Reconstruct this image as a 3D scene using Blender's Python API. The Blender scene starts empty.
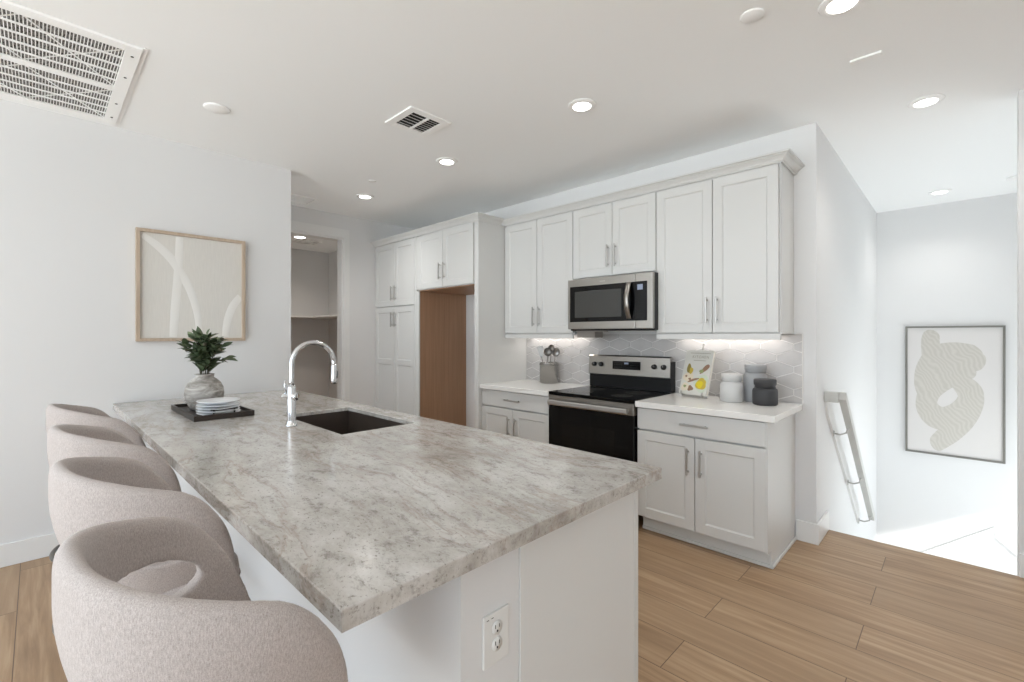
import bpy, bmesh, math, random
from mathutils import Vector, Matrix
random.seed(7)
PI = math.pi
S = bpy.context.scene
COL = S.collection

# ------------------------------------------------------------ camera, world, sun, exposure
cam_d = bpy.data.cameras.new('camera')
cam = bpy.data.objects.new('camera', cam_d); COL.objects.link(cam)
cam.location = (0, 0, 1.3703); cam.rotation_euler = (PI/2, 0, 0.7698)
cam_d.sensor_width = 36.0; cam_d.lens = 460.04/1024*36
cam_d.shift_y = -(341-335.45)/1024
cam_d.clip_start = 0.05
S.camera = cam
S.view_settings.view_transform = 'Standard'
S.view_settings.look = 'None'
S.view_settings.gamma = 1.0
S.view_settings.use_curve_mapping = False
S.view_settings.exposure = 0.0
S.cycles.max_bounces = 14; S.cycles.diffuse_bounces = 10; S.cycles.glossy_bounces = 6
S.cycles.use_denoising = True
S.cycles.sample_clamp_indirect = 6.0
W = bpy.data.worlds.new('world'); S.world = W; W.use_nodes = True
bg = W.node_tree.nodes['Background']
bg.inputs[1].default_value = 5.0
_n, _l = W.node_tree.nodes, W.node_tree.links      # pale sky above, added brighter glow below the horizon to lift the ceiling
_tc = _n.new('ShaderNodeTexCoord'); _sx = _n.new('ShaderNodeSeparateXYZ'); _cr = _n.new('ShaderNodeValToRGB')
_mr = _n.new('ShaderNodeMapRange'); _mr.inputs['From Min'].default_value = -1
_l.new(_tc.outputs['Generated'], _sx.inputs[0]); _l.new(_sx.outputs['Z'], _mr.inputs['Value']); _l.new(_mr.outputs['Result'], _cr.inputs['Fac'])
_e = _cr.color_ramp.elements
_e[0].position = .46; _e[0].color = (.92, .98, 1.0, 1); _e[1].position = .52; _e[1].color = (.45, .52, .59, 1)
_l.new(_cr.outputs['Color'], bg.inputs[0])
CAN_W, PANTRY_W, UNDER_W = 4.5, 9.0, 1.1
SUN_E = 3.0
sd = bpy.data.lights.new('sun', 'SUN'); sun = bpy.data.objects.new('sun', sd); COL.objects.link(sun)
sd.energy = SUN_E; sd.angle = 0.03; sd.color = (1, 0.97, 0.93)
sun.rotation_euler = Vector((-1, 0.5, -0.56)).to_track_quat('-Z', 'Y').to_euler()

# ------------------------------------------------------------ materials
def srgb(r, g, b):
    f = lambda c: (c/255/12.92) if c/255 <= .04045 else ((c/255+.055)/1.055)**2.4
    return (f(r), f(g), f(b), 1)
def mat(name, col, rough=.5, metal=0, **kw):
    m = bpy.data.materials.new(name); m.use_nodes = True
    b = m.node_tree.nodes['Principled BSDF']
    b.inputs['Base Color'].default_value = srgb(*col)
    b.inputs['Roughness'].default_value = rough; b.inputs['Metallic'].default_value = metal
    for k, v in kw.items(): b.inputs[k.replace('_', ' ')].default_value = v
    return m
def nn(m, typ, **kw):
    n = m.node_tree.nodes.new(typ)
    for k, v in kw.items(): setattr(n, k, v)
    return n
def lk(m, a, b): m.node_tree.links.new(a, b)
def coords(m, scale=(1, 1, 1), rot=(0, 0, 0)):
    t = nn(m, 'ShaderNodeTexCoord'); mp = nn(m, 'ShaderNodeMapping')
    mp.inputs['Scale'].default_value = scale; mp.inputs['Rotation'].default_value = rot
    lk(m, t.outputs['Object'], mp.inputs['Vector']); return mp.outputs['Vector']
def noise(m, vec, scale, detail=4, rough=.55, dist=0):
    n = nn(m, 'ShaderNodeTexNoise'); n.inputs['Scale'].default_value = scale
    n.inputs['Detail'].default_value = detail; n.inputs['Roughness'].default_value = rough
    n.inputs['Distortion'].default_value = dist; lk(m, vec, n.inputs['Vector']); return n.outputs['Fac']
def ramp(m, fac, stops):
    r = nn(m, 'ShaderNodeValToRGB'); e = r.color_ramp.elements
    while len(e) < len(stops): e.new(.5)
    for i, (p, c) in enumerate(stops):
        e[i].position = p; e[i].color = c if len(c) == 4 else (*c, 1)
    lk(m, fac, r.inputs['Fac']); return r.outputs['Color']
def mixc(m, fac, a, b, mode='MIX'):
    n = nn(m, 'ShaderNodeMix', data_type='RGBA', blend_type=mode)
    for s, v in ((n.inputs[0], fac), (n.inputs[6], a), (n.inputs[7], b)):
        if hasattr(v, 'is_output'): lk(m, v, s)
        else: s.default_value = v
    return n.outputs[2]
def bsdf(m): return m.node_tree.nodes['Principled BSDF']
def bump(m, h, strength=.2, dist=.002):
    n = nn(m, 'ShaderNodeBump'); n.inputs['Strength'].default_value = strength
    n.inputs['Distance'].default_value = dist; lk(m, h, n.inputs['Height']); lk(m, n.outputs[0], bsdf(m).inputs['Normal'])
G1 = lambda v: (v, v, v, 1)

M = {}
M['wall'] = mat('wall_paint', (223, 223, 223), .75)
bump(M['wall'], noise(M['wall'], coords(M['wall']), 160, 3), .05, .001)
M['ceil'] = mat('ceiling_paint', (247, 248, 248), .85)
M['trim'] = mat('trim_paint', (230, 230, 229), .4)
M['cab'] = mat('cabinet_white', (212, 212, 210), .38)
M['panel'] = mat('island_panel', (222, 222, 220), .45)
M['gap'] = mat('dark_gap', (70, 70, 70), .8)
M['bounce'] = mat('pale_stair_bounce', (214, 210, 204), .95)  # unseen stairs made pale to bounce light up the stairwell
M['quartz'] = mat('quartz', (236, 235, 232), .18)
M['steel'] = mat('stainless', (166, 162, 156), .28, 1)
m = M['steel']; c = coords(m, (1, 1, 1)); 
r_ = ramp(m, noise(m, coords(m, (3, 3, 400)), 1, 2), [(0, G1(.24)), (1, G1(.36))]); lk(m, r_, bsdf(m).inputs['Roughness'])
M['pull'] = mat('brushed_nickel', (192, 190, 187), .42, 1)
M['chrome'] = mat('chrome', (225, 226, 228), .06, 1)
M['blackglass'] = mat('black_glass', (6, 6, 7), .06, Specular_IOR_Level=.3)
M['ovenwin'] = mat('oven_window', (18, 16, 14), .08, Specular_IOR_Level=.3)
M['mwwin'] = mat('microwave_window', (62, 62, 60), .16)
M['black'] = mat('black_enamel', (9, 9, 10), .35, Specular_IOR_Level=.3)
M['crock'] = mat('polished_steel', (158, 156, 153), .2, 1)
M['utensil'] = mat('utensil_steel', (150, 147, 143), .3, 1)
M['taupe'] = mat('filter_housing', (150, 143, 136), .5)
M['knob'] = mat('knob_black', (20, 20, 21), .35)
M['lcd'] = mat('display_glow', (120, 130, 150), .3); bsdf(M['lcd']).inputs['Emission Color'].default_value = (.55, .62, .8, 1); bsdf(M['lcd']).inputs['Emission Strength'].default_value = .15
M['sink'] = mat('sink_composite', (66, 57, 51), .4)
M['tray'] = mat('tray_dark_wood', (46, 38, 33), .45)
M['bronze'] = mat('tray_handle_metal', (40, 36, 33), .4, .8)
M['plate'] = mat('plate_ceramic', (238, 240, 243), .25)
M['frame_oak'] = mat('oak_frame', (190, 168, 144), .5)
m = M['frame_oak']; lk(m, ramp(m, noise(m, coords(m, (30, 30, 3)), 2, 4), [(0.2, srgb(172, 152, 132)), (.8, srgb(196, 179, 160))]), bsdf(m).inputs['Base Color'])
M['frame_grey'] = mat('grey_frame', (118, 116, 110), .45)
M['canvas'] = mat('canvas_beige', (217, 210, 203), .85)
m = M['canvas']; lk(m, ramp(m, noise(m, coords(m, (60, 60, 4)), 3, 4), [(.25, srgb(212, 209, 203)), (.75, srgb(220, 217, 211))]), bsdf(m).inputs['Base Color'])
M['stroke'] = mat('relief_white', (230, 228, 224), .8)
M['paper'] = mat('art_paper', (213, 210, 208), .7)
M['brush'] = mat('brush_beige', (196, 192, 183), .8)
m = M['brush']
w = nn(m, 'ShaderNodeTexWave'); w.inputs['Scale'].default_value = 9; w.inputs['Distortion'].default_value = 16; w.inputs['Detail'].default_value = 2; w.inputs['Detail Scale'].default_value = .6
lk(m, coords(m, (1, 1, 1), (0, .5, 0)), w.inputs['Vector'])
lk(m, ramp(m, w.outputs['Fac'], [(0, srgb(190, 186, 178)), (.5, srgb(194, 190, 183)), (1, srgb(199, 195, 188))]), bsdf(m).inputs['Base Color'])
M['wood'] = mat('wood_side_panel', (150, 108, 78), .5)
m = M['wood']; lk(m, ramp(m, noise(m, coords(m, (40, 40, 1.2)), 1.5, 5), [(.2, srgb(150, 114, 86)), (.8, srgb(174, 137, 108))]), bsdf(m).inputs['Base Color'])
M['tile'] = mat('hex_tile', (200, 196, 193), .3)
m = M['tile']; lk(m, ramp(m, noise(m, coords(m), 5, 3), [(.3, srgb(186, 183, 181)), (.7, srgb(200, 197, 195))]), bsdf(m).inputs['Base Color'])
M['grout'] = mat('tile_grout', (236, 234, 231), .8)
M['can_w'] = mat('canister_white', (208, 208, 207), .5)
M['can_g'] = mat('canister_grey', (170, 171, 173), .5)
M['can_b'] = mat('canister_charcoal', (60, 60, 62), .6)
M['grille'] = mat('grille_white', (249, 249, 248), .45)
M['filter'] = mat('filter_grey', (120, 118, 116), .9)
m = M['filter']; lk(m, ramp(m, noise(m, coords(m, (25, 90, 1)), 2, 2), [(.35, srgb(50, 50, 50)), (.65, srgb(165, 163, 160))]), bsdf(m).inputs['Base Color'])
M['duct'] = mat('duct_dark', (48, 48, 48), .9)
M['lamp'] = mat('lamp_lens', (255, 255, 255), .5)
bsdf(M['lamp']).inputs['Emission Color'].default_value = (1, .97, .93, 1); bsdf(M['lamp']).inputs['Emission Strength'].default_value = 6
M['plastic'] = mat('outlet_plastic', (228, 228, 226), .35)
M['slot'] = mat('outlet_slot', (40, 38, 36), .6)
M['leaf'] = mat('leaf_green', (72, 86, 66), .5)
m = M['leaf']; lk(m, ramp(m, noise(m, coords(m), 14, 3), [(.3, srgb(56, 70, 50)), (.55, srgb(88, 104, 74)), (.75, srgb(134, 144, 112))]), bsdf(m).inputs['Base Color'])
M['stem'] = mat('stem_brown', (78, 74, 56), .7)
M['vase'] = mat('vase_stone', (160, 155, 150), .6)
m = M['vase']; f = noise(m, coords(m, (1, 1, 3)), 9, 6, .65, .8)
lk(m, ramp(m, f, [(.25, srgb(100, 95, 90)), (.48, srgb(158, 153, 147)), (.68, srgb(212, 209, 204))]), bsdf(m).inputs['Base Color']); bump(m, f, .3, .004)
M['rail'] = mat('handrail_paint', (198, 198, 194), .4)
M['legmetal'] = mat('stool_metal', (120, 118, 114), .35, .9)
M['cover'] = mat('book_cover', (214, 213, 206), .4)
M['pages'] = mat('book_pages', (226, 222, 212), .8)
for k, c in dict(fyel=(226, 206, 40), fyel2=(205, 180, 70), folive=(150, 135, 70), fbrown=(150, 118, 96), fgreen=(150, 160, 110), fcream=(226, 214, 192), fbowl=(205, 214, 196), ink=(150, 142, 124)).items():
    M[k] = mat('print_'+k, c, .5)

# fabric
m = M['fabric'] = mat('stool_fabric', (196, 184, 180), .95)
v = coords(m)
f1 = noise(m, v, 700, 1, .6); f2 = noise(m, coords(m, (1, 1, .25)), 560, 1, .6)
mx = mixc(m, .5, f1, f2)
lk(m, ramp(m, mx, [(.3, srgb(155, 146, 142)), (.5, srgb(180, 171, 167)), (.7, srgb(201, 193, 190))]), bsdf(m).inputs['Base Color'])
bump(m, mx, .25, .0012); bsdf(m).inputs['Sheen Weight'].default_value = .15
M['seam'] = mat('stool_seam', (150, 138, 135), .95)

# granite
m = M['granite'] = mat('granite', (190, 186, 180), .16)
v = coords(m, (1, 1, 1), (0, 0, .10))
warp = nn(m, 'ShaderNodeTexNoise'); warp.inputs['Scale'].default_value = 1.6; warp.inputs['Detail'].default_value = 4; lk(m, v, warp.inputs['Vector'])
va = nn(m, 'ShaderNodeVectorMath', operation='MULTIPLY_ADD'); lk(m, warp.outputs['Color'], va.inputs[0]); va.inputs[1].default_value = (.20, .20, .20); lk(m, v, va.inputs[2])
def smap(vec, sc):
    mp = nn(m, 'ShaderNodeMapping'); mp.inputs['Scale'].default_value = sc; lk(m, vec, mp.inputs['Vector']); return mp.outputs['Vector']
cloud = noise(m, smap(va.outputs[0], (1.0, 2.1, 2)), 2.6, 9, .70)
base = ramp(m, cloud, [(.30, srgb(154, 148, 142)), (.44, srgb(186, 182, 176)), (.56, srgb(203, 200, 196)), (.72, srgb(215, 213, 210))])
vein = noise(m, smap(va.outputs[0], (.45, 3.2, 2)), 1.7, 6, .6)
vf = ramp(m, vein, [(.485, G1(0)), (.505, G1(.45)), (.52, G1(.15)), (.56, G1(0))])
c1 = mixc(m, vf, base, srgb(150, 130, 115))
fine = noise(m, smap(va.outputs[0], (1.0, 1.9, 2)), 14, 9, .78)
c2 = mixc(m, ramp(m, fine, [(.34, G1(.7)), (.48, G1(0))]), c1, srgb(124, 117, 110))
c2 = mixc(m, ramp(m, fine, [(.55, G1(0)), (.7, G1(.5))]), c2, srgb(222, 222, 220))
spk = noise(m, smap(va.outputs[0], (1, 1.6, 1.6)), 70, 4, .7)
c3 = mixc(m, ramp(m, spk, [(.32, G1(.7)), (.43, G1(0))]), c2, srgb(112, 104, 97))
blot = noise(m, smap(va.outputs[0], (1, 2.0, 2)), 5.0, 5, .65)
c4 = mixc(m, ramp(m, blot, [(.24, G1(.85)), (.31, G1(0))]), c3, srgb(110, 101, 93))
lk(m, c4, bsdf(m).inputs['Base Color'])

# floor planks
m = M['floor'] = mat('oak_plank_floor', (176, 150, 124), .38)
t = nn(m, 'ShaderNodeTexCoord'); mp = nn(m, 'ShaderNodeMapping'); lk(m, t.outputs['Object'], mp.inputs['Vector']); mp.inputs['Location'].default_value = (.32, .07, 0)
bk = nn(m, 'ShaderNodeTexBrick', offset=.37, offset_frequency=2)
bk.inputs['Scale'].default_value = 1; bk.inputs['Brick Width'].default_value = 1.52; bk.inputs['Row Height'].default_value = .2325
bk.inputs['Mortar Size'].default_value = .0022; bk.inputs['Mortar Smooth'].default_value = .3
bk.inputs['Color1'].default_value = G1(0); bk.inputs['Color2'].default_value = G1(1); bk.inputs['Mortar'].default_value = G1(.5)
lk(m, mp.outputs['Vector'], bk.inputs['Vector'])
off = nn(m, 'ShaderNodeVectorMath', operation='MULTIPLY_ADD'); lk(m, bk.outputs['Color'], off.inputs[0]); off.inputs[1].default_value = (3, 7, 0); lk(m, t.outputs['Object'], off.inputs[2])
g1 = noise(m, smap(off.outputs[0], (1.2, 22, 1)), 1.5, 6, .6, .6)
g2 = noise(m, smap(off.outputs[0], (.7, 5, 1)), 1.4, 4, .55, 1.0)
tone = mixc(m, .45, g1, g2)
pc = ramp(m, tone, [(.32, srgb(126, 97, 71)), (.5, srgb(171, 140, 108)), (.64, srgb(198, 170, 137))])
pc2 = mixc(m, mixc(m, .5, bk.outputs['Color'], G1(.35)), pc, srgb(165, 138, 109))
pc3 = mixc(m, bk.outputs['Fac'], pc2, srgb(104, 82, 62))
lk(m, pc3, bsdf(m).inputs['Base Color'])

# ------------------------------------------------------------ helpers
BASE = {}
def box(bm, x0, x1, y0, y1, z0, z1, bev=0, mi=0):
    r = bmesh.ops.create_cube(bm, size=1)
    vs = r['verts']
    bmesh.ops.scale(bm, vec=(x1-x0, y1-y0, z1-z0), verts=vs)
    bmesh.ops.translate(bm, vec=((x0+x1)/2, (y0+y1)/2, (z0+z1)/2), verts=vs)
    fs = {f for v in vs for f in v.link_faces}
    for f in fs: f.material_index = mi
    if bev:
        es = list({e for v in vs for e in v.link_edges})
        bmesh.ops.bevel(bm, geom=es, offset=bev, segments=2, profile=.5, affect='EDGES')
def prism(bm, pts, axis, a, b, mi=0):
    """extrude polygon pts (2D) along axis from a to b"""
    def P(p, t):
        return {'x': (t, p[0], p[1]), 'y': (p[0], t, p[1]), 'z': (p[0], p[1], t)}[axis]
    A = [bm.verts.new(P(p, a)) for p in pts]; B = [bm.verts.new(P(p, b)) for p in pts]
    fs = [bm.faces.new(A), bm.faces.new(B[::-1])]
    n = len(pts)
    for i in range(n): fs.append(bm.faces.new((A[i], B[i], B[(i+1) % n], A[(i+1) % n])))
    for f in fs: f.material_index = mi
def lathe(bm, prof, cx=0, cy=0, seg=32, axis='z', mi=0, smooth=True, origin=None):
    rings = []
    o = Vector(origin) if origin else Vector((cx, cy, 0))
    for r, z in prof:
        ring = []
        for i in range(seg):
            a = 2*PI*i/seg
            if axis == 'z': p = Vector((r*math.cos(a), r*math.sin(a), z))
            elif axis == 'y': p = Vector((r*math.cos(a), z, r*math.sin(a)))
            else: p = Vector((z, r*math.cos(a), r*math.sin(a)))
            ring.append(bm.verts.new(o+p))
        rings.append(ring)
    for a, b in zip(rings, rings[1:]):
        for i in range(seg):
            f = bm.faces.new((a[i], a[(i+1) % seg], b[(i+1) % seg], b[i])); f.smooth = smooth; f.material_index = mi
    for rr in (rings[0], rings[-1]):
        f = bm.faces.new(rr); f.material_index = mi
def tube(bm, pts, r, seg=12, closed=False, mi=0, radii=None):
    pts = [Vector(p) for p in pts]; n = len(pts); rings = []
    up = None
    for i, p in enumerate(pts):
        if closed: tg = (pts[(i+1) % n]-pts[i-1])
        else: tg = pts[min(i+1, n-1)]-pts[max(i-1, 0)]
        tg.normalize()
        if up is None:
            up = tg.orthogonal().normalized()
        up = (up - tg*up.dot(tg)).normalized()
        s = tg.cross(up); rr = radii[i] if radii else r
        rings.append([bm.verts.new(p + rr*(math.cos(2*PI*k/seg)*up + math.sin(2*PI*k/seg)*s)) for k in range(seg)])
    m_ = n if closed else n-1
    for i in range(m_):
        a, b = rings[i], rings[(i+1) % n]
        for k in range(seg):
            f = bm.faces.new((a[k], a[(k+1) % seg], b[(k+1) % seg], b[k])); f.smooth = True; f.material_index = mi
    if not closed:
        bm.faces.new(rings[0][::-1]).material_index = mi; bm.faces.new(rings[-1]).material_index = mi
def obj(name, bm, mats, parent=None, loc=None):
    """mesh written in world coordinates; stored relative to its thing's base"""
    if not isinstance(mats, (list, tuple)): mats = [mats]
    base = BASE[parent] if parent is not None else Vector(loc or (0, 0, 0))
    bmesh.ops.recalc_face_normals(bm, faces=bm.faces)
    bmesh.ops.translate(bm, vec=-base, verts=bm.verts)
    me = bpy.data.meshes.new(name); bm.to_mesh(me); bm.free()
    for mt in mats: me.materials.append(M[mt])
    o = bpy.data.objects.new(name, me); COL.objects.link(o)
    if parent is not None: o.parent = parent
    else: o.location = base
    BASE[o] = base
    return o
def tag(o, label, cat, group=None):
    o['label'] = label; o['category'] = cat
    if group: o['group'] = group
    return o
def thing(name, label, cat, loc, group=None):
    o = bpy.data.objects.new(name, None); COL.objects.link(o); o.location = loc
    o.empty_display_size = .1
    BASE[o] = Vector(loc); return tag(o, label, cat, group)
def struct(name, bm, mats, loc=None):
    o = obj(name, bm, mats, None, loc); o['kind'] = 'structure'; return o
NB = bmesh.new
def bx(*a, **k):
    bm = NB(); box(bm, *a, **k); return bm

# ------------------------------------------------------------ setting
HC, YW, XL, XP, XE, YE, YS = 2.768, 3.5566, -4.062, -5.13, -.667, 3.888, 6.666
XR = 2.6; YB = -3.3
bm = NB()
box(bm, -7.2, XE, YB, YW+.1, -.2, 0); box(bm, XE, XR+.1, YB, YE, -.2, 0)
struct('floor', bm, 'floor')
bm = NB()   # stair flight down to a landing
for i in range(7): box(bm, XE, .245, YE+.002+.25*i, YE+.25*(i+1)+.02, -.19*(i+1)-.3, -.19*(i+1))
box(bm, XE, 1.45, YE+1.77, YS, -1.63, -1.33)
struct('floor_stairs', bm, 'bounce')
bm = NB()
box(bm, -5.3, XR+.1, YB, YS+.1, HC, HC+.15)
struct('ceiling', bm, 'ceil')
bm = NB(); box(bm, XL-.12, XL, YB, 1.497, 0, HC); struct('wall_left', bm, 'wall')
bm = NB(); box(bm, -7.2, XE, YW, YW+.11, 0, HC); struct('wall_back', bm, 'wall')
bm = NB(); box(bm, XE-.11, XE, YW+.112, YS+.1, -3, HC); struct('wall_stair_left', bm, 'wall')
bm = NB(); box(bm, XE, 1.5, YS, YS+.1, -3, HC); struct('wall_stair_back', bm, 'wall')
bm = NB(); box(bm, .25, XR+.1, YE, YE+.12, -1.4, HC); struct('wall_stair_front', bm, 'wall')
bm = NB()   # right wall of the stairwell with the low landing window
box(bm, 1.4, 1.5, YE+.122, 4.6, -3, HC); box(bm, 1.4, 1.5, 6.5, YS, -3, HC)
box(bm, 1.4, 1.5, 4.6, 6.5, .33, HC); box(bm, 1.4, 1.5, 4.6, 6.5, -3, -1.2)
struct('wall_stair_right', bm, 'wall')
bm = NB(); box(bm, XR, XR+.1, YB, YE, 0, HC); struct('wall_right', bm, 'wall')
# pantry wall with its door opening, and the pantry room behind
DY0, DY1, DZ = 1.60, 2.476, 2.496
bm = NB()
box(bm, XP-.12, XP, DY1, YW-.001, 0, HC); box(bm, XP-.12, XP, -1, DY0, 0, HC); box(bm, XP-.12, XP, DY0, DY1, DZ, HC)
struct('wall_pantry', bm, 'wall')
bm = NB()
box(bm, -6.85, -6.75, .9, 3.1, 0, 2.75); struct('wall_pantry_back', bm, 'wall')
bm = NB(); box(bm, -6.749, XP-.122, 3.03, 3.13, 0, 2.75); struct('wall_pantry_right', bm, 'wall')
bm = NB(); box(bm, -6.749, XP-.122, .9, 1.0, 0, 2.75); struct('wall_pantry_left', bm, 'wall')
bm = NB(); box(bm, -6.749, XP-.122, 1.002, 3.028, 2.60, 2.7); struct('ceiling_pantry', bm, 'ceil')
bm = NB()
for y0, y1 in ((DY0-.085, DY0), (DY1, DY1+.068)): box(bm, XP+.001, XP+.018, y0, y1, 0, DZ+.105, .003)
box(bm, XP+.001, XP+.018, DY0, DY1, DZ, DZ+.105, .003)
box(bm, XP-.121, XP+.002, DY1-.018, DY1-.0005, 0, DZ-.001); box(bm, XP-.121, XP+.002, DY0+.0005, DY0+.018, 0, DZ-.001); box(bm, XP-.121, XP+.002, DY0+.02, DY1-.02, DZ-.018, DZ-.0005)
struct('door_1', bm, 'trim')
# baseboards
def bb(name, *boxes):
    bm = NB()
    for b in boxes: box(bm, *b, .003)
    struct(name, bm, 'trim')
bb('baseboard_left', (XL+.0005, XL+.014, YB, .6, .0005, .135))
bb('baseboard_back', (-.779, XE+.015, YW-.015, YW-.0005, .0005, .135), (XE+.0005, XE+.015, YW, YE-.001, .0005, .135))
bb('baseboard_pantry', (XP+.0005, XP+.014, DY1+.07, 2.85, .0005, .135))
bb('baseboard_stair', (.25, XR, YE-.015, YE-.0005, .0005, .135))
# two sloping strips of trim on the far wall
bm = NB()
prism(bm, [(.262, -.545), (.72, -.945), (.72, -1.06), (.262, -.64)], 'y', YS-.016, YS-.0005)
prism(bm, [(.26, -.545), (-.60, -1.225), (-.60, -1.329), (-.47, -1.329), (.26, -.645)], 'y', YS-.014, YS-.0005)
struct('trim_1', bm, 'trim')
bm = NB()
for i in range(3):
    z = -1.2+.7475*i; box(bm, 1.42, 1.48, 4.6, 6.5, z, z+.035)
for y in (4.6, 6.46): box(bm, 1.42, 1.48, y, y+.04, -1.2, .33)
struct('window_1', bm, 'trim')

# ------------------------------------------------------------ ceiling fittings
def can(x, y, z, label, w, group='recessed ceiling lights', r=.072, tint=(1, .975, .945)):
    t = thing('recessed_light', label, 'ceiling light', (x, y, z-.001), group)
    bm = NB(); lathe(bm, [(r*.72, z-.004), (r*.78, z-.012), (r*1.12, z-.006), (r*1.18, z-.0015)], x, y, 36); obj('trim_ring', bm, 'grille', t)
    bm = NB(); lathe(bm, [(r*.01, z-.0115), (r*.74, z-.0115), (r*.74, z-.0125), (r*.01, z-.0125)], x, y, 36); obj('lens', bm, 'lamp', t)
    l = bpy.data.lights.new('recessed_lamp', 'SPOT'); l.energy = w*4; l.spot_size = math.radians(140); l.spot_blend = 1; l.shadow_soft_size = r; l.color = tint
    lo = bpy.data.objects.new('recessed_lamp', l); COL.objects.link(lo); lo.location = (x, y, z-.03)
    return t
can(-1.637, 2.298, HC, 'largest recessed light in mid ceiling, in front of the microwave', CAN_W)
can(-2.938, 2.283, HC, 'recessed ceiling light just past the small square vent', CAN_W*1.3)
can(-4.266, 2.285, HC, 'recessed ceiling light nearest the pantry doorway', CAN_W*2)
can(-.349, 2.347, HC, 'recessed ceiling light cut by the top edge of the photo', CAN_W)
can(-.137, 3.686, HC, 'recessed ceiling light over the head of the stairs', CAN_W*1.3)
can(-.126, 6.10, HC, 'far recessed light above the stair landing', CAN_W*1.3)
can(-5.87, 2.27, 2.60, 'round light on the pantry ceiling inside the doorway', PANTRY_W, r=.085, tint=(1, .90, .80))

def disc(name, x, y, r, h, label, cat, m_='grille'):
    bm = NB(); lathe(bm, [(r*.01, HC-h), (r*.9, HC-h), (r, HC-h*.6), (r, HC-.0008)], x, y, 36)
    return tag(obj(name, bm, m_, None, (x, y, HC-.001)), label, cat)
disc('cover_plate', -3.268, .768, .07, .010, 'flat round white cover plate on the ceiling above the picture wall', 'ceiling plate')
disc('smoke_detector', -.645, 2.169, .047, .009, 'small round white detector on the ceiling near the top edge', 'detector')
disc('sprinkler_cover', -3.806, 2.107, .035, .006, 'small white sprinkler cover beside the recessed light by the pantry', 'sprinkler')
disc('sprinkler_cover', .36, 6.0, .05, .02, 'white round cover on stairwell ceiling at the right edge', 'sprinkler')
bm = NB(); box(bm, -.395, -.268, 2.872, 2.915, HC-.012, HC-.0008, .003)
tag(obj('alarm_sensor', bm, 'grille', None, (-.33, 2.894, HC-.001)), 'small white rectangular bar fixed to ceiling before the stairs', 'sensor')
# small supply vent
t = thing('ceiling_vent', 'small square white supply vent in the middle of the ceiling', 'vent', (-2.535, 1.735, HC-.001))
vx0, vx1, vy0, vy1 = -2.69, -2.385, 1.58, 1.89
bm = NB()
for b in ((vx0, vx1, vy0, vy0+.05), (vx0, vx1, vy1-.05, vy1), (vx0, vx0+.05, vy0+.05, vy1-.05), (vx1-.05, vx1, vy0+.05, vy1-.05)): box(bm, *b, HC-.010, HC-.0008, .002)
obj('vent_frame', bm, 'grille', t)
obj('backing', bx(vx0+.045, vx1-.045, vy0+.045, vy1-.045, HC-.003, HC-.0009), 'duct', t)
ym = (vy0+vy1)/2+.01
obj('divider', bx(vx0+.051, vx1-.051, ym-.008, ym+.008, HC-.011, HC-.0032), 'grille', t)
for i in range(5):
    x = vx0+.07+i*.036
    bm = NB(); prism(bm, [(x, HC-.0035), (x+.004, HC-.0035), (x+.016, HC-.012), (x+.012, HC-.012)], 'y', vy0+.052, ym-.010); obj('louver', bm, 'grille', t)
for i in range(7):
    x = vx0+.06+i*.027
    bm = NB(); prism(bm, [(x, HC-.0035), (x+.003, HC-.0035), (x+.014, HC-.011), (x+.011, HC-.011)], 'y', ym+.010, vy1-.052); obj('louver', bm, 'grille', t)
# hall vent, pantry vent
def vent(x0, x1, y0, y1, z, label, n=5):
    t = thing('ceiling_vent', label, 'vent', ((x0+x1)/2, (y0+y1)/2, z-.001))
    bm = NB()
    for b in ((x0, x1, y0, y0+.025), (x0, x1, y1-.025, y1), (x0, x0+.025, y0+.025, y1-.025), (x1-.025, x1, y0+.025, y1-.025)): box(bm, *b, z-.012, z-.0008, .002)
    obj('vent_frame', bm, 'grille', t)
    for i in range(n):
        y = y0+.035+(y1-y0-.07)*i/(n-1); bm = NB(); prism(bm, [(y-.008, z-.011), (y-.004, z-.011), (y+.008, z-.002), (y+.004, z-.002)], 'x', x0+.026, x1-.026); obj('louver', bm, 'grille', t)
vent(-4.97, -4.70, 1.70, 2.0, HC, 'white ceiling vent half hidden past the picture wall corner')
vent(-6.26, -6.0, 2.33, 2.6, 2.60, 'dim vent on the pantry ceiling beside its light')
# big return air grille
t = thing('return_grille', 'large white return air grille in ceiling above left wall', 'vent', (-3.41, -.38, HC-.001))
gx0, gx1, gy0, gy1 = -3.975, -2.845, -1.15, .358
bm = NB(); fr = .062
for b in ((gx0, gx1, gy0, gy0+fr), (gx0, gx1, gy1-fr, gy1), (gx0, gx0+fr, gy0+fr, gy1-fr), (gx1-fr, gx1, gy0+fr, gy1-fr)): box(bm, *b, HC-.014, HC-.0008, .002)
obj('grille_frame', bm, 'grille', t)
bm = NB(); box(bm, gx0-.012, gx1+.012, gy1+.001, gy1+.02, HC-.006, HC-.0008, .001); obj('outer_flange', bm, 'grille', t)
xm = -3.41
obj('center_bar', bx(xm-.027, xm+.027, gy0+fr, gy1-fr, HC-.014, HC-.004, .002), 'grille', t)
obj('filter', bx(gx0+.06, gx1-.06, gy0+.06, gy1-.06, HC-.004, HC-.0009), 'filter', t)
bm = NB()
for (a, b) in ((gx0+fr, xm-.027), (xm+.027, gx1-fr)):
    for i in range(1, 5):
        x = a+(b-a)*i/5; box(bm, x-.0075, x+.0075, gy0+fr, gy1-fr, HC-.0125, HC-.008)
o = obj('lattice_rail', bm, 'grille', t)
bm = NB(); n = 112
for i in range(n):
    y = gy0+fr+(gy1-gy0-2*fr)*(i+.5)/n; box(bm, gx0+fr, gx1-fr, y-.0017, y+.0017, HC-.0105, HC-.0055)
obj('lattice_fin', bm, 'grille', t)
bm = NB(); fs = 4
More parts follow.
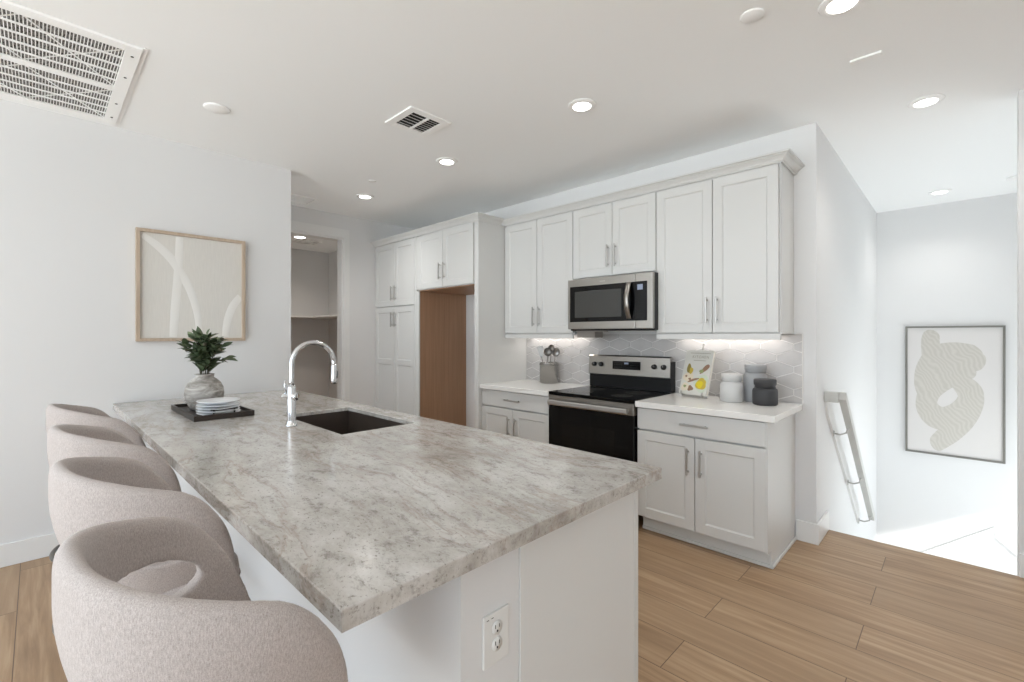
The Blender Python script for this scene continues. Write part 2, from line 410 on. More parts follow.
for i in range(fs):     # filter's wire zigzag
    ya = gy0+fr+(gy1-gy0-2*fr)*i/fs; yb = gy0+fr+(gy1-gy0-2*fr)*(i+1)/fs
    for (a, b) in ((gx0+fr, xm-.03), (xm+.03, gx1-fr)):
        tube(bm, [(a, ya, HC-.0065), (b, yb, HC-.0065)], .0035, 6); tube(bm, [(b, ya, HC-.0065), (a, yb, HC-.0065)], .0035, 6)
obj('filter_wire', bm, 'grille', t)
for x in (gx0+.12, xm-.2, xm+.2, gx1-.1):
    bm = NB(); lathe(bm, [(.001, HC-.0165), (.006, HC-.016), (.007, HC-.0142), (.001, HC-.0142)], x, gy1-.03, 12); obj('screw', bm, 'knob', t)

# ------------------------------------------------------------ cabinet helpers (fronts face -Y)
def shaker(bm, x0, x1, z0, z1, yf, th=.02, rail=.062, mid=None):
    """door occupying y from yf to yf+th (front at yf)"""
    rec = .009
    box(bm, x0, x0+rail, yf, yf+th, z0, z1, .0015); box(bm, x1-rail, x1, yf, yf+th, z0, z1, .0015)
    zs = [(z0, z0+rail), (z1-rail, z1)]
    if mid: zs.append((mid-rail/2, mid+rail/2))
    for a, b in zs: box(bm, x0+rail-.0005, x1-rail+.0005, yf, yf+th, a, b, .0015)
    box(bm, x0+rail-.002, x1-rail+.002, yf+rec, yf+th, z0+rail-.002, z1-rail+.002)
    # sloped inner lip
    lip = .009
    for a, b in ([(z0+rail, (mid-rail/2) if mid else z1-rail)] + ([(mid+rail/2, z1-rail)] if mid else [])):
        xa, xb = x0+rail, x1-rail
        prism(bm, [(yf+.002, a-.001), (yf+rec+.001, a+lip), (yf+rec+.001, a-.001)], 'x', xa, xb)
        prism(bm, [(yf+.002, b+.001), (yf+rec+.001, b-lip), (yf+rec+.001, b+.001)], 'x', xa, xb)
        prism(bm, [(xa-.001, yf+.002), (xa+lip, yf+rec+.001), (xa-.001, yf+rec+.001)], 'z', a, b)
        prism(bm, [(xb+.001, yf+.002), (xb-lip, yf+rec+.001), (xb+.001, yf+rec+.001)], 'z', a, b)
def vpull(x, z0, z1, yf, parent):
    bm = NB(); L = z1-z0
    box(bm, x-.006, x+.006, yf-.034, yf-.024, z0, z1, .002)
    for z in (z0+.022, z1-.022): box(bm, x-.0045, x+.0045, yf-.025, yf-.0003, z-.0045, z+.0045)
    return obj('handle', bm, 'pull', parent)
def hpull(x0, x1, z, yf, parent):
    bm = NB()
    box(bm, x0, x1, yf-.034, yf-.024, z-.006, z+.006, .002)
    for x in (x0+.022, x1-.022): box(bm, x-.0045, x+.0045, yf-.025, yf-.0003, z-.0045, z+.0045)
    return obj('handle', bm, 'pull', parent)
def door(t, x0, x1, z0, z1, yf, pull=None, mid=None):
    bm = NB(); shaker(bm, x0, x1, z0, z1, yf, mid=mid)
    d = obj('door', bm, 'cab', t)
    if pull: vpull(pull[0], pull[1], pull[2], yf, d)
    return d
YU = 3.227   # wall cabinet door face
def wall_cab(x0, x1, xm, z0, label, pulls, rail=True, end=False):
    t = thing('wall_cabinet', label, 'cabinet', ((x0+x1)/2, YW, z0), 'white wall cabinets')
    obj('cabinet_box', bx(x0+.001, x1-.001, YU+.030, YW-.001, z0-.006, 2.455, .001), 'cab', t)
    xe = x1 - (.013 if end else .0035)
    z1 = 2.444
    door(t, x0+.0035, xm-.0025, z0+.003, z1, YU, (xm-.034, pulls[0], pulls[1]))
    door(t, xm+.0025, xe, z0+.003, z1, YU, (xm+.034, pulls[0], pulls[1]))
    if rail: obj('light_rail', bx(x0+.002, x1-.002, YU+.004, YU+.022, z0-.045, z0-.007, .002), 'cab', t)
    return t
wall_cab(-3.228, -2.395, -2.807, 1.388, 'tall two-door white wall cabinet left of the microwave', (1.455, 1.635))
wall_cab(-2.395, -1.625, -2.004, 1.855, 'short two-door white wall cabinet directly above the microwave', (1.925, 2.105), rail=False)
wall_cab(-1.625, -.795, -1.212, 1.388, 'tall two-door white wall cabinet right of the microwave', (1.455, 1.635), end=True)
# light strips hidden under the wall cabinets (real under-cabinet lamps)
for x0, x1 in ((-3.15, -2.46), (-1.56, -.86)):
    l = bpy.data.lights.new('under_cabinet_lamp', 'AREA'); l.shape = 'RECTANGLE'; l.size = x1-x0; l.size_y = .02; l.energy = UNDER_W; l.color = (1, .95, .9)
    lo = bpy.data.objects.new('under_cabinet_lamp', l); COL.objects.link(lo); lo.location = ((x0+x1)/2, YW-.07, 1.376)

YT = 2.88    # tall cabinet door face
t = thing('pantry_cabinet', 'tall white four-door pantry cabinet in far corner by doorway', 'cabinet', (-4.7, YW, 0))
obj('cabinet_box', bx(XP+.002, -4.23, YT+.030, YW-.001, .1, 2.455, .001), 'cab', t)
obj('kick_board', bx(XP+.002, -4.23, YT+.09, YT+.105, .001, .1), 'cab', t)
obj('side_panel', bx(-4.2295, -4.208, YT+.022, YW-.001, .001, 1.849), 'wood', t)
obj('face_frame', bx(-4.285, -4.2415, YT+.001, YT+.0295, .001, 2.455, .001), 'cab', t)
x0, xm, x1 = XP+.004, -4.69, -4.289
door(t, x0, xm-.0025, 1.712, 2.444, YT, (xm-.036, 1.775, 1.945)); door(t, xm+.0025, x1, 1.712, 2.444, YT, (xm+.036, 1.775, 1.945))
door(t, x0, xm-.0025, .11, 1.700, YT, (xm-.036, 1.47, 1.64), mid=1.06); door(t, xm+.0025, x1, .11, 1.700, YT, (xm+.036, 1.47, 1.64), mid=1.06)
obj('edge_stile', bx(-4.2414, -4.206, YT+.004, YT+.0215, .001, 1.849, .001), 'cab', t)
t = thing('fridge_cabinet', 'white two-door cabinet bridging the empty refrigerator alcove', 'cabinet', (-3.76, YW, 1.85))
obj('cabinet_box', bx(-4.228, -3.29, YT+.030, YW-.001, 1.862, 2.455, .001), 'cab', t)
obj('underside', bx(-4.228, -3.29, YT+.024, YW-.001, 1.850, 1.861), 'wood', t)
door(t, -4.236, -3.780, 1.868, 2.444, YT, (-3.815, 1.945, 2.115)); door(t, -3.775, -3.306, 1.868, 2.444, YT, (-3.74, 1.945, 2.115))
bm = NB(); box(bm, -3.287, -3.231, YT, YT+.0215, .001, 2.455, .0015); box(bm, -3.252, -3.231, YT+.022, YW-.001, .001, 2.455)
tag(obj('end_panel', bm, 'cab', None, (-3.24, YW, 0)), 'tall white panel closing the right side of refrigerator alcove', 'panel')

# crown moulding
def crown_prof(o, z0=2.449, z1=2.506, out=.060):
    return [(o+.004, z0), (o-.010, z0), (o-.010, z0+.007), (o-.017, z0+.009), (o-.022, z0+.020), (o-.036, z0+.034), (o-.046, z0+.038), (o-.046, z0+.043), (o-out, z0+.046), (o-out, z1), (o+.004, z1)]
def sweep(bm, path, prof):
    """path: list of (x,y,nx,ny) corner points with outward mitre dirs; prof (d,z) d measured outward-negative"""
    rings = [[bm.verts.new((x+nx*(-d), y+ny*(-d), z)) for d, z in prof] for x, y, nx, ny in path]
    n = len(prof)
    for a, b in zip(rings, rings[1:]):
        for i in range(n): bm.faces.new((a[i], a[(i+1) % n], b[(i+1) % n], b[i]))
    bm.faces.new(rings[0]); bm.faces.new(rings[-1][::-1])
bm = NB(); P = crown_prof(0)
P = [(d if d < 0 else 0, z) for d, z in P]
zz = [(d, z) for d, z in P]
sweep(bm, [(-3.228, YU-.001, 0, -1), (-.792, YU-.001, 1, -1), (-.792, YW-.001, 1, 0)], zz)
tag(obj('crown_moulding', bm, 'cab', None, (-2, YW, 2.44)), 'white crown moulding along the top of the range wall cabinets', 'moulding')
bm = NB()
sweep(bm, [(XP+.002, YT-.001, 0, -1), (-3.229, YT-.001, 1, -1), (-3.229, YU-.065, 1, 0)], zz)
tag(obj('crown_moulding', bm, 'cab', None, (-4.2, YW, 2.44)), 'white crown moulding on the tall pantry and refrigerator cabinets', 'moulding')

# base cabinets
YD = 2.92
def base_cab(x0, x1, xm, label, dp, end=False):
    t = thing('base_cabinet', label, 'cabinet', ((x0+x1)/2, YW, 0), 'white base cabinets')
    bm = NB(); box(bm, x0+.001, x1-.001, YD+.030, YW-.001, .11, .873, .001)
    if end: box(bm, x1-.02, x1, YD+.005, YW-.0165, .105, .8735, .001); box(bm, x1-.019, x1-.001, YD+.085, YW-.0165, .001, .104)
    obj('cabinet_box', bm, 'cab', t)
    obj('kick_board', bx(x0+.001, x1-.02, YD+.085, YD+.1, .001, .11), 'cab', t)
    bm = NB(); box(bm, x0+.001, x1+.008, YD+.0735, YD+.0845, .001, .022, .003)
    if end: box(bm, x1+.0005, x1+.011, YD+.0735, YW-.017, .001, .022, .003)
    obj('shoe_moulding', bm, 'cab', t)
    xe = x1-(.008 if end else .003)
    bm = NB(); box(bm, x0+.003, xe, YD, YD+.02,   .724, .866, .002)
    d = obj('drawer', bm, 'cab', t); hpull(dp[0], dp[1], .795, YD, d)
    door(t, x0+.003, xm-.0025, .118, .712, YD, (xm-.042, .475, .645)); door(t, xm+.0025, xe, .118, .712, YD, (xm+.042, .475, .645))
base_cab(-3.228, -2.394, -2.822, 'white base cabinet left of the range, under utensil crock', (-2.905, -2.725))
base_cab(-1.612, -.786, -1.206, 'white base cabinet right of the range, nearest the stairs', (-1.295, -1.115), True)
for x0, x1, lab in ((-3.229, -2.394, 'white quartz counter left of the range holding utensil crock'), (-1.6125, -.741, 'white quartz counter right of range holding canisters and cookbook')):
    tag(obj('countertop', bx(x0, x1, 2.892, YW-.014, .8745, .914, .003), 'quartz', None, ((x0+x1)/2, YW, .8745)), lab, 'countertop')

# hex tile backsplash
bm = NB()
box(bm, -3.229, -.741, YW-.0045, YW-.0005, .9145, 1.381, mi=1)
def clip(poly, axis, lim, keep_less):
    out = []
    for i, p in enumerate(poly):
        q = poly[(i+1) % len(poly)]
        ip, iq = (p[axis] <= lim) == keep_less, (q[axis] <= lim) == keep_less
        if ip: out.append(p)
        if ip != iq:
            tt = (lim-p[axis])/(q[axis]-p[axis]); out.append(tuple(p[k]+tt*(q[k]-p[k]) for k in (0, 1)))
    return out
PW, PH, E2, g = .205, .0768, .0185, .0030
for r in range(-1, 7):
    zc = .9855+PH*r
    for k in range(-2, 14):
        xc = -3.255+PW*(k+(0 if r % 2 else .5))
        hw = PW/2-g; e = E2-g*.25; pk = E2+.0388-g*1.15
        poly = [(xc-hw, zc-e), (xc, zc-pk), (xc+hw, zc-e), (xc+hw, zc+e), (xc, zc+pk), (xc-hw, zc+e)]
        for ax, lim, less in ((0, -3.228, False), (0, -.747, True), (1, .916, False), (1, 1.380, True)):
            if len(poly) >= 3: poly = clip(poly, ax, lim, less)
        if len(poly) >= 3: prism(bm, poly, 'y', YW-.0085, YW-.004, 0)
box(bm, -.7465, -.741, YW-.010, YW-.0005, .9145, 1.381, mi=1)
tag(obj('tile_backsplash', bm, ['tile', 'grout'], None, (-2, YW, .915)), 'pale grey elongated hexagon tile backsplash behind the range', 'backsplash')

# ------------------------------------------------------------ range
RX0, RX1 = -2.389, -1.617
t = thing('range', 'freestanding stainless and black electric range under the microwave', 'range', (-2.0, 3.2, 0))
obj('body', bx(RX0, RX1, 2.935, 3.54, .10, .893, .002), 'black', t)
obj('cooktop', bx(RX0-.001, RX1+.001, 2.893, 3.46, .8935, .918, .004), 'blackglass', t)
for (x, y, r) in ((-2.19, 3.06, .11), (-1.81, 3.06, .085), (-2.19, 3.29, .075), (-1.81, 3.29, .1)):
    bm = NB(); lathe(bm, [(r-.003, .9181), (r, .9181), (r, .9185), (r-.003, .9185)], x, y, 40)
    obj('burner_ring', bm, 'mwwin', t)
d = obj('oven_door', bx(RX0+.004, RX1-.004, 2.888, 2.933, .288, .806, .003), 'blackglass', t)
obj('window', bx(-2.24, -1.77, 2.8865, 2.889, .40, .68, .001), 'ovenwin', d)
obj('door_band', bx(RX0+.004, RX1-.004, 2.888, 2.933, .808, .890, .003), 'steel', d)
bm = NB()
prism(bm, [(2.842, .858), (2.838, .850), (2.838, .828), (2.846, .818), (2.862, .822), (2.862, .856)], 'x', RX0+.03, RX1-.035)
for x in (RX0+.05, RX1-.055): box(bm, x-.012, x+.012, 2.86, 2.8875, .828, .850)
obj('handle', bm, 'pull', d)
obj('storage_drawer', bx(RX0+.004, RX1-.004, 2.892, 2.933, .115, .282, .003), 'black', t)
for x in (RX0+.04, RX1-.04):
    bm = NB(); lathe(bm, [(.018, .001), (.018, .012), (.012, .016), (.012, .0995)], x, 2.97, 16); obj('leg', bm, 'black', t)
bg_ = obj('backguard', bx(RX0+.008, RX1-.002, 3.462, 3.545, .9185, 1.16, .002), 'black', t)
bm = NB(); prism(bm, [(3.448, 1.035), (3.4595, 1.03), (3.49, 1.03), (3.49, 1.200), (3.47, 1.200), (3.458, 1.19)], 'x', RX0+.007, RX1-.004)
obj('control_panel', bm, 'steel', bg_)
def pan_y(z): return 3.448+.010*(z-1.035)/.155
def pan_y2(z): return pan_y(z)
dp = obj('display', bx(-2.135, -1.875, 3.445, 3.455, 1.083, 1.153, .001), 'blackglass', t)
obj('clock_digits', bx(-2.02, -1.982, 3.4438, 3.4451, 1.128, 1.142), 'lcd', dp)
for i in range(4):
    for j in range(2):
        for xo in (-2.118, -1.965): obj('button_mark', bx(xo+.022*i, xo+.010+.022*i, 3.4442, 3.4452, 1.098+.02*j, 1.103+.02*j), 'mwwin', dp)
for x in (-2.322, -2.252, -1.752, -1.672):
    bm = NB(); lathe(bm, [(.021, 0), (.021, -.006), (.018, -.022), (.016, -.024), (.001, -.024)], axis='y', origin=(x, pan_y(1.118)+.001, 1.118), seg=24)
    k = obj('knob', bm, 'knob', t)
    obj('pointer', bx(x-.0015, x+.0015, pan_y(1.118)-.0245, pan_y(1.118)-.0232, 1.118, 1.134), 'steel', k)

# ------------------------------------------------------------ microwave
MX0, MX1, MZ0, MZ1, MY = -2.378, -1.606, 1.422, 1.838, 3.135
t = thing('microwave', 'stainless over-the-range microwave between the wall cabinets', 'microwave', (-1.99, YW, 1.42))
obj('body', bx(MX0+.002, MX1-.001, MY+.037, YW-.01, MZ0-.012, MZ1+.002, .003), 'black', t)
xs = -1.748
bm = NB(); box(bm, MX0, xs-.0015, MY, MY+.036, MZ0, MZ1, .003)
d = obj('door', bm, 'steel', t)
obj('black_glass', bx(MX0+.025, xs-.0015, MY-.003, MY+.004, MZ0+.060, MZ1-.062, .001), 'blackglass', d)
obj('window', bx(MX0+.075, xs-.115, MY-.0045, MY-.0025, MZ0+.095, MZ1-.105, .0005), 'mwwin', d)
bm = NB(); pts = []
for i in range(13):
    s_ = i/12; z = MZ0+.075+(MZ1-MZ0-.14)*s_; pts.append((xs-.045, MY-.012-.040*math.sin(PI*s_), z))
for a, b in zip(pts, pts[1:]):
    pass
secs = []
for x, y, z in pts: secs.append([bm.verts.new((x+sx, y+sy, z)) for sx, sy in ((-.019, .004), (-.019, -.004), (-.008, -.009), (.008, -.009), (.019, -.004), (.019, .004))])
for a, b in zip(secs, secs[1:]):
    for i in range(6):
        f = bm.faces.new((a[i], a[(i+1) % 6], b[(i+1) % 6], b[i])); f.smooth = True
bm.faces.new(secs[0]); bm.faces.new(secs[-1])
obj('handle', bm, 'steel', d)
cp = obj('control_panel', bx(xs+.0015, MX1, MY, MY+.036, MZ0, MZ1, .003), 'steel', t)
kp = obj('keypad', bx(xs+.0015, MX1-.042, MY-.003, MY+.004, MZ0+.060, MZ1-.062, .001), 'blackglass', cp)
obj('display', bx(xs+.022, xs+.066, MY-.0042, MY-.0025, MZ1-.125, MZ1-.085), 'lcd', kp)
for i in range(3):
    for j in range(5): obj('button_mark', bx(xs+.022+.02*i, xs+.027+.02*i, MY-.0038, MY-.0025, MZ0+.08+.028*j, MZ0+.084+.028*j), 'mwwin', kp)
obj('brand_mark', bx(-2.06, -2.01, MY-.0012, MY+.001, MZ1-.038, MZ1-.030), 'pull', d)
obj('grease_filter', bx(MX0+.004, MX0+.190, YU+.03, YU+.15, MZ0-.070, MZ0-.0125, .003), 'taupe', t)
obj('vent_lip', bx(MX0+.04, MX0+.34, MY+.055, MY+.09, MZ0-.020, MZ0-.0121, .001), 'taupe', t)

# ------------------------------------------------------------ island (peninsula)
IX0, IX1, IY0, IY1 = XL+.002, -.735, .352, 1.503
bm = NB()   # countertop with sink cut-out
SX0, SX1, SY0, SY1 = -2.79, -2.04, .978, 1.378
def ringslab(bm, o, i_, z0, z1):
    O = [(o[0], o[2]), (o[1], o[2]), (o[1], o[3]), (o[0], o[3])]; I = [(i_[0], i_[2]), (i_[1], i_[2]), (i_[1], i_[3]), (i_[0], i_[3])]
    V = {}
    for nm, L in (('o', O), ('i', I)):
        for z, k in ((z0, 'b'), (z1, 't')): V[nm+k] = [bm.verts.new((x, y, z)) for x, y in L]
    for j in range(4):
        n = (j+1) % 4
        bm.faces.new((V['ot'][j], V['ot'][n], V['it'][n], V['it'][j])); bm.faces.new((V['ob'][j], V['ob'][n], V['ib'][n], V['ib'][j]))
        bm.faces.new((V['ob'][j], V['ob'][n], V['ot'][n], V['ot'][j])); bm.faces.new((V['ib'][j], V['ib'][n], V['it'][n], V['it'][j]))
ringslab(bm, (IX0, IX1, IY0, IY1), (SX0, SX1, SY0, SY1), .893, .914)
bmesh.ops.recalc_face_normals(bm, faces=bm.faces)
bmesh.ops.bevel(bm, geom=[e for e in bm.edges if e.verts[0].co.z > .9 and e.verts[1].co.z > .9 and len(e.link_faces) == 2 and abs(e.calc_face_angle(0)) > 1], offset=.003, segments=2, profile=.5, affect='EDGES')
ringslab(bm, (IX0, IX1, IY0, IY1), (IX0+.04, IX1-.04, IY0+.04, IY1-.04), .8755, .893)
tag(obj('island_countertop', bm, 'granite', None, (-2.4, .93, .8755)), 'long grey-brown veined granite countertop on the island', 'countertop')
# sink basin
t = thing('kitchen_sink', 'dark undermount composite sink set into the granite island', 'sink', (-2.415, 1.178, .66))
bm = NB(); ringslab(bm, (SX0-.03, SX1+.03, SY0-.03, SY1+.03), (SX0-.004, SX1+.004, SY0-.004, SY1+.004), .655, .8925); box(bm, SX0-.03, SX1+.03, SY0-.03, SY1+.03, .645, .6549)
obj('basin', bm, 'sink', t)
bm = NB(); lathe(bm, [(.001, .657), (.03, .657), (.045, .659), (.045, .6552)], -2.415, 1.178, 24); obj('drain', bm, 'steel', t)
# knee wall (drywall) and cabinet
XI = -.80
bm = NB(); box(bm, XL+.001, XI, .660, .850, .0005, .8745)
struct('wall_island', bm, 'wall')
bb('baseboard_island', (XL+.016, XI+.012, .646, .6595, .0005, .135), (XI+.0005, XI+.012, .66, .85, .0005, .135))
t = thing('island_cabinet', 'white island cabinet run with flat end panel under granite', 'cabinet', (-2.4, 1.1, 0))
obj('end_panel', bx(XI-.018, XI+.004, .8525, 1.425, .0005, .8745, .001), 'panel', t)
obj('corner_stile', bx(XI-.02, XI+.0055, 1.4255, 1.449, .0005, .8745, .002), 'cab', t)
bm = NB(); box(bm, XL-.0+.003, SX0-.04, .8525, 1.4245, .10, .874); box(bm, SX1+.04, XI-.0185, .8525, 1.4245, .10, .874); box(bm, SX0-.04, SX1+.04, .8525, 1.4245, .10, .64)
obj('cabinet_box', bm, 'cab', t)
obj('kick_board', bx(XL+.003, XI-.0185, 1.34, 1.355, .0005, .099), 'cab', t)
n = 6
for i in range(n):
    xa = XL+.01+(XI-.03-XL-.01)*i/n; xb = XL+.01+(XI-.03-XL-.01)*(i+1)/n
    bm = NB(); shaker(bm, xa+.002, xb-.002, .118, .866, 1.425)
    bmesh.ops.rotate(bm, cent=((xa+xb)/2, 1.435, .5), matrix=Matrix.Rotation(PI, 3, 'Z'), verts=bm.verts)
    d = obj('door', bm, 'cab', t)
    bm = NB(); xh = xb-.04 if i % 2 == 0 else xa+.04
    box(bm, xh-.006, xh+.006, 1.469, 1.479, .68, .84, .002)
    for z in (.70, .82): box(bm, xh-.0045, xh+.0045, 1.4453, 1.470, z-.0045, z+.0045)
    obj('handle', bm, 'pull', d)
# outlet
t = thing('wall_outlet', 'white duplex outlet plate on the end of the island', 'outlet', (XI+.001, .766, .65))
bm = NB(); box(bm, XI+.0006, XI+.007, .724, .808, .586, .710, .0025); p = obj('cover_plate', bm, 'plastic', t)
bm = NB()
for dy in (.737, .752): box(bm, XI+.0068, XI+.0076, dy-.004, dy+.003, .6985, .7, 0)
obj('plate_mark', bm, 'slot', p)
for zc in (.672, .633):
    bm = NB(); lathe(bm, [(.0165, 0), (.0165, .0025), (.001, .0025)], axis='x', origin=(XI+.0068, .766, zc), seg=24); r = obj('receptacle', bm, 'plastic', t)
    bm = NB(); box(bm, XI+.009, XI+.0097, .7585, .7605, zc-.001, zc+.008); box(bm, XI+.009, XI+.0097, .7715, .7735, zc-.001, zc+.007)
    lathe(bm, [(.0028, 0), (.0028, .0007), (.0005, .0007)], axis='x', origin=(XI+.009, .766, zc-.008), seg=12)
    obj('socket_slot', bm, 'slot', r)

# ------------------------------------------------------------ faucet
FX, FY, FZ = -2.413, .892, .9145
t = thing('faucet', 'tall chrome gooseneck faucet beside the island sink', 'faucet', (FX, FY, FZ))
bm = NB(); lathe(bm, [(.031, FZ), (.031, FZ+.004), (.024, FZ+.012), (.021, FZ+.03), (.021, FZ+.195), (.019, FZ+.20), (.014, FZ+.202)], FX, FY, 28); obj('body', bm, 'chrome', t)
bm = NB(); R_ = .110; pts = [(FX, FY, FZ+.195+(.113)*i/4) for i in range(5)]
for i in range(1, 17): a = PI*i/16; pts.append((FX, FY+R_-R_*math.cos(a), FZ+.308+R_*math.sin(a)))
pts += [(FX, FY+2*R_, FZ+.30)]
tube(bm, pts, .0125, 16); obj('spout', bm, 'chrome', t)
bm = NB(); lathe(bm, [(.0135, FZ+.30), (.015, FZ+.295), (.016, FZ+.21), (.015, FZ+.197), (.010, FZ+.1965)], FX, FY+2*R_, 24); s_ = obj('spray_head', bm, 'chrome', t)
bm = NB(); box(bm, FX-.006, FX+.006, FY+2*R_+.0145, FY+2*R_+.019, FZ+.225, FZ+.265, .002); obj('spray_button', bm, 'knob', s_)
ca, sa = .78, .62
def turn(bm):
    bmesh.ops.rotate(bm, cent=(FX, FY, 0), matrix=Matrix.Rotation(math.atan2(sa, ca), 3, 'Z'), verts=bm.verts); return bm
bm = NB(); lathe(bm, [(.001, -.046), (.012, -.046), (.0135, -.043), (.0135, -.018), (.0205, -.016), (.0205, .026), (.018, .030), (.001, .030)], axis='x', origin=(FX, FY, FZ+.148), seg=24); h = obj('handle', turn(bm), 'chrome', t)
bm = NB(); tube(bm, [(FX-.034, FY, FZ+.155), (FX-.035, FY, FZ+.20), (FX-.036, FY, FZ+.230)], .005, 12, radii=[.0065, .0055, .005]); obj('lever', turn(bm), 'chrome', h)

# ------------------------------------------------------------ tray, vase, branches, plates
TX0, TX1, TY0, TY1, TZ = -3.47, -2.88, .572, .862, .9145
t = thing('serving_tray', 'dark wood serving tray on the island near left wall', 'tray', (-3.2, .72, TZ))
bm = NB(); box(bm, TX0, TX1, TY0, TY1, TZ, TZ+.014, .002)
for b in ((TX0, TX1, TY0, TY0+.012), (TX0, TX1, TY1-.012, TY1), (TX0, TX0+.012, TY0+.012, TY1-.012), (TX1-.012, TX1, TY0+.012, TY1-.012)): box(bm, *b, TZ+.0135, TZ+.030, .0015)
obj('tray_base', bm, 'tray', t)
for x in (TX0+.02, TX1-.035):
    bm = NB()
    tube(bm, [(x, .655, TZ+.05), (x, .785, TZ+.05)], .006, 10)
    for y in (.67, .77): tube(bm, [(x, y, TZ+.0142), (x, y, TZ+.049)], .005, 10)
    obj('handle', bm, 'bronze', t)
VX, VY, VZ = -3.255, .70, TZ+.0145
bm = NB()
lathe(bm, [(.055, VZ), (.07, VZ+.004), (.084, VZ+.03), (.098, VZ+.065), (.102, VZ+.095), (.097, VZ+.13), (.082, VZ+.16), (.062, VZ+.18), (.048, VZ+.19), (.05, VZ+.206), (.052, VZ+.210), (.044, VZ+.210), (.042, VZ+.19), (.05, VZ+.17)], VX, VY, 40)
tag(obj('vase', bm, 'vase', None, (VX, VY, VZ)), 'round mottled grey stone vase on the dark tray', 'vase')
# leafy branches
t = thing('leafy_branches', 'green leafy branches arranged in the round grey vase', 'plant', (VX, VY, VZ+.19))
bs = NB(); bl = NB()
def leaf(bm, p, d, L, wd, nrm):
    d = d.normalized(); s = d.cross(nrm).normalized(); n = s.cross(d)
    rows = []
    for i, (tt, ww, dz) in enumerate(((0, .06, 0), (.18, .62, .02), (.42, 1, .035), (.7, .72, .02), (.9, .28, -.02), (1, .02, -.05))):
        c = p + d*L*tt + n*L*dz
        rows.append((bm.verts.new(c - s*wd*ww*.5 + n*wd*.14*ww), bm.verts.new(c), bm.verts.new(c + s*wd*ww*.5 + n*wd*.14*ww)))
    for a, b in zip(rows, rows[1:]):
        for k in (0, 1):
            f = bm.faces.new((a[k], a[k+1], b[k+1], b[k])); f.smooth = True
rnd = random.Random(11)
top = Vector((VX, VY, VZ+.2))
for i in range(20):
    az = 2*PI*i/20*1.9+rnd.uniform(-.2, .2); sp = rnd.uniform(.02, .115); h = rnd.uniform(.09, .24)*(1.1-sp*1.6)
    end = top+Vector((math.cos(az)*sp, math.sin(az)*sp, h)); ctrl = top+Vector((math.cos(az)*sp*.25, math.sin(az)*sp*.25, h*.7+.02))
    st = top+Vector((math.cos(az)*.022, math.sin(az)*.022, -.03)); pts = []
    for k in range(9):
        q = k/8; pts.append(st*(1-q)**2+ctrl*2*q*(1-q)+end*q*q)
    tube(bs, pts, .0016, 6)
    for k in range(2, 9):
        for sgn in (-1, 1):
            if rnd.random() < .12 and k < 8: continue
            tg = (pts[k]-pts[k-1]).normalized(); side = tg.cross(Vector((rnd.uniform(-.5, .5), rnd.uniform(-.5, .5), 1))).normalized()*sgn
            dv = tg*.55+side*rnd.uniform(.6, 1)+Vector((0, 0, rnd.uniform(-.35, .25)))
            leaf(bl, pts[k], dv, rnd.uniform(.055, .088), rnd.uniform(.028, .042), Vector((rnd.uniform(-.4, .4), rnd.uniform(-.4, .4), 1)).normalized())
    leaf(bl, pts[-1], pts[-1]-pts[-2], .075, .034, Vector((rnd.uniform(-.6, .6), rnd.uniform(-.6, .6), .6)).normalized())
obj('stem', bs, 'stem', t); obj('foliage', bl, 'leaf', t)
bm = NB()
for i in range(7):
    a = rnd.uniform(0, 2*PI); p = top+Vector((math.cos(a)*rnd.uniform(.03, .11), math.sin(a)*rnd.uniform(.03, .11), rnd.uniform(.13, .22)))
    lathe(bm, [(.001, -.011), (.008, -.008), (.0115, 0), (.008, .008), (.001, .011)], origin=p, seg=10)
obj('berry', bm, 'stem', t)
# plates: five wavy-rimmed plates
names = ['top plate of the stack, its whole white face showing', 'second plate down in the white stack on the tray', 'middle plate of the white stack on the tray', 'second plate up in the white stack on the tray', 'bottom white plate of the stack, resting on the tray']
PX, PY = -2.99, .712
for i in range(5):
    bm = NB(); z0 = TZ+.0145+.0155*(4-i); seg = 48; rings = []
    prof = [(.001, .003), (.055, .003), (.07, .004), (.108, .0155), (.112, .0185), (.109, .0205), (.070, .0095), (.055, .0085), (.001, .0085)] if i == 0 else [(.001, .003), (.055, .003), (.07, .004), (.108, .0110), (.112, .014), (.109, .0155), (.070, .0095), (.055, .0085), (.001, .0085)]
    for r, z in prof:
        ring = []
        for k in range(seg):
            a = 2*PI*k/seg; q = 1+(.035*math.sin(3*a+i*.7)+.025*math.sin(5*a+1.3*i))*(r/.112); 
            ring.append(bm.verts.new((PX+.95*r*q*math.cos(a), PY+.95*r*q*math.sin(a), z0+z-.003)))
        rings.append(ring)
    for a, b in zip(rings, rings[1:]):
        for k in range(seg):
            f = bm.faces.new((a[k], a[(k+1) % seg], b[(k+1) % seg], b[k])); f.smooth = True
    bm.faces.new(rings[0]); bm.faces.new(rings[-1])
    tag(obj('plate', bm, 'plate', None, (PX, PY, z0)), names[i], 'plate', 'stacked white plates')

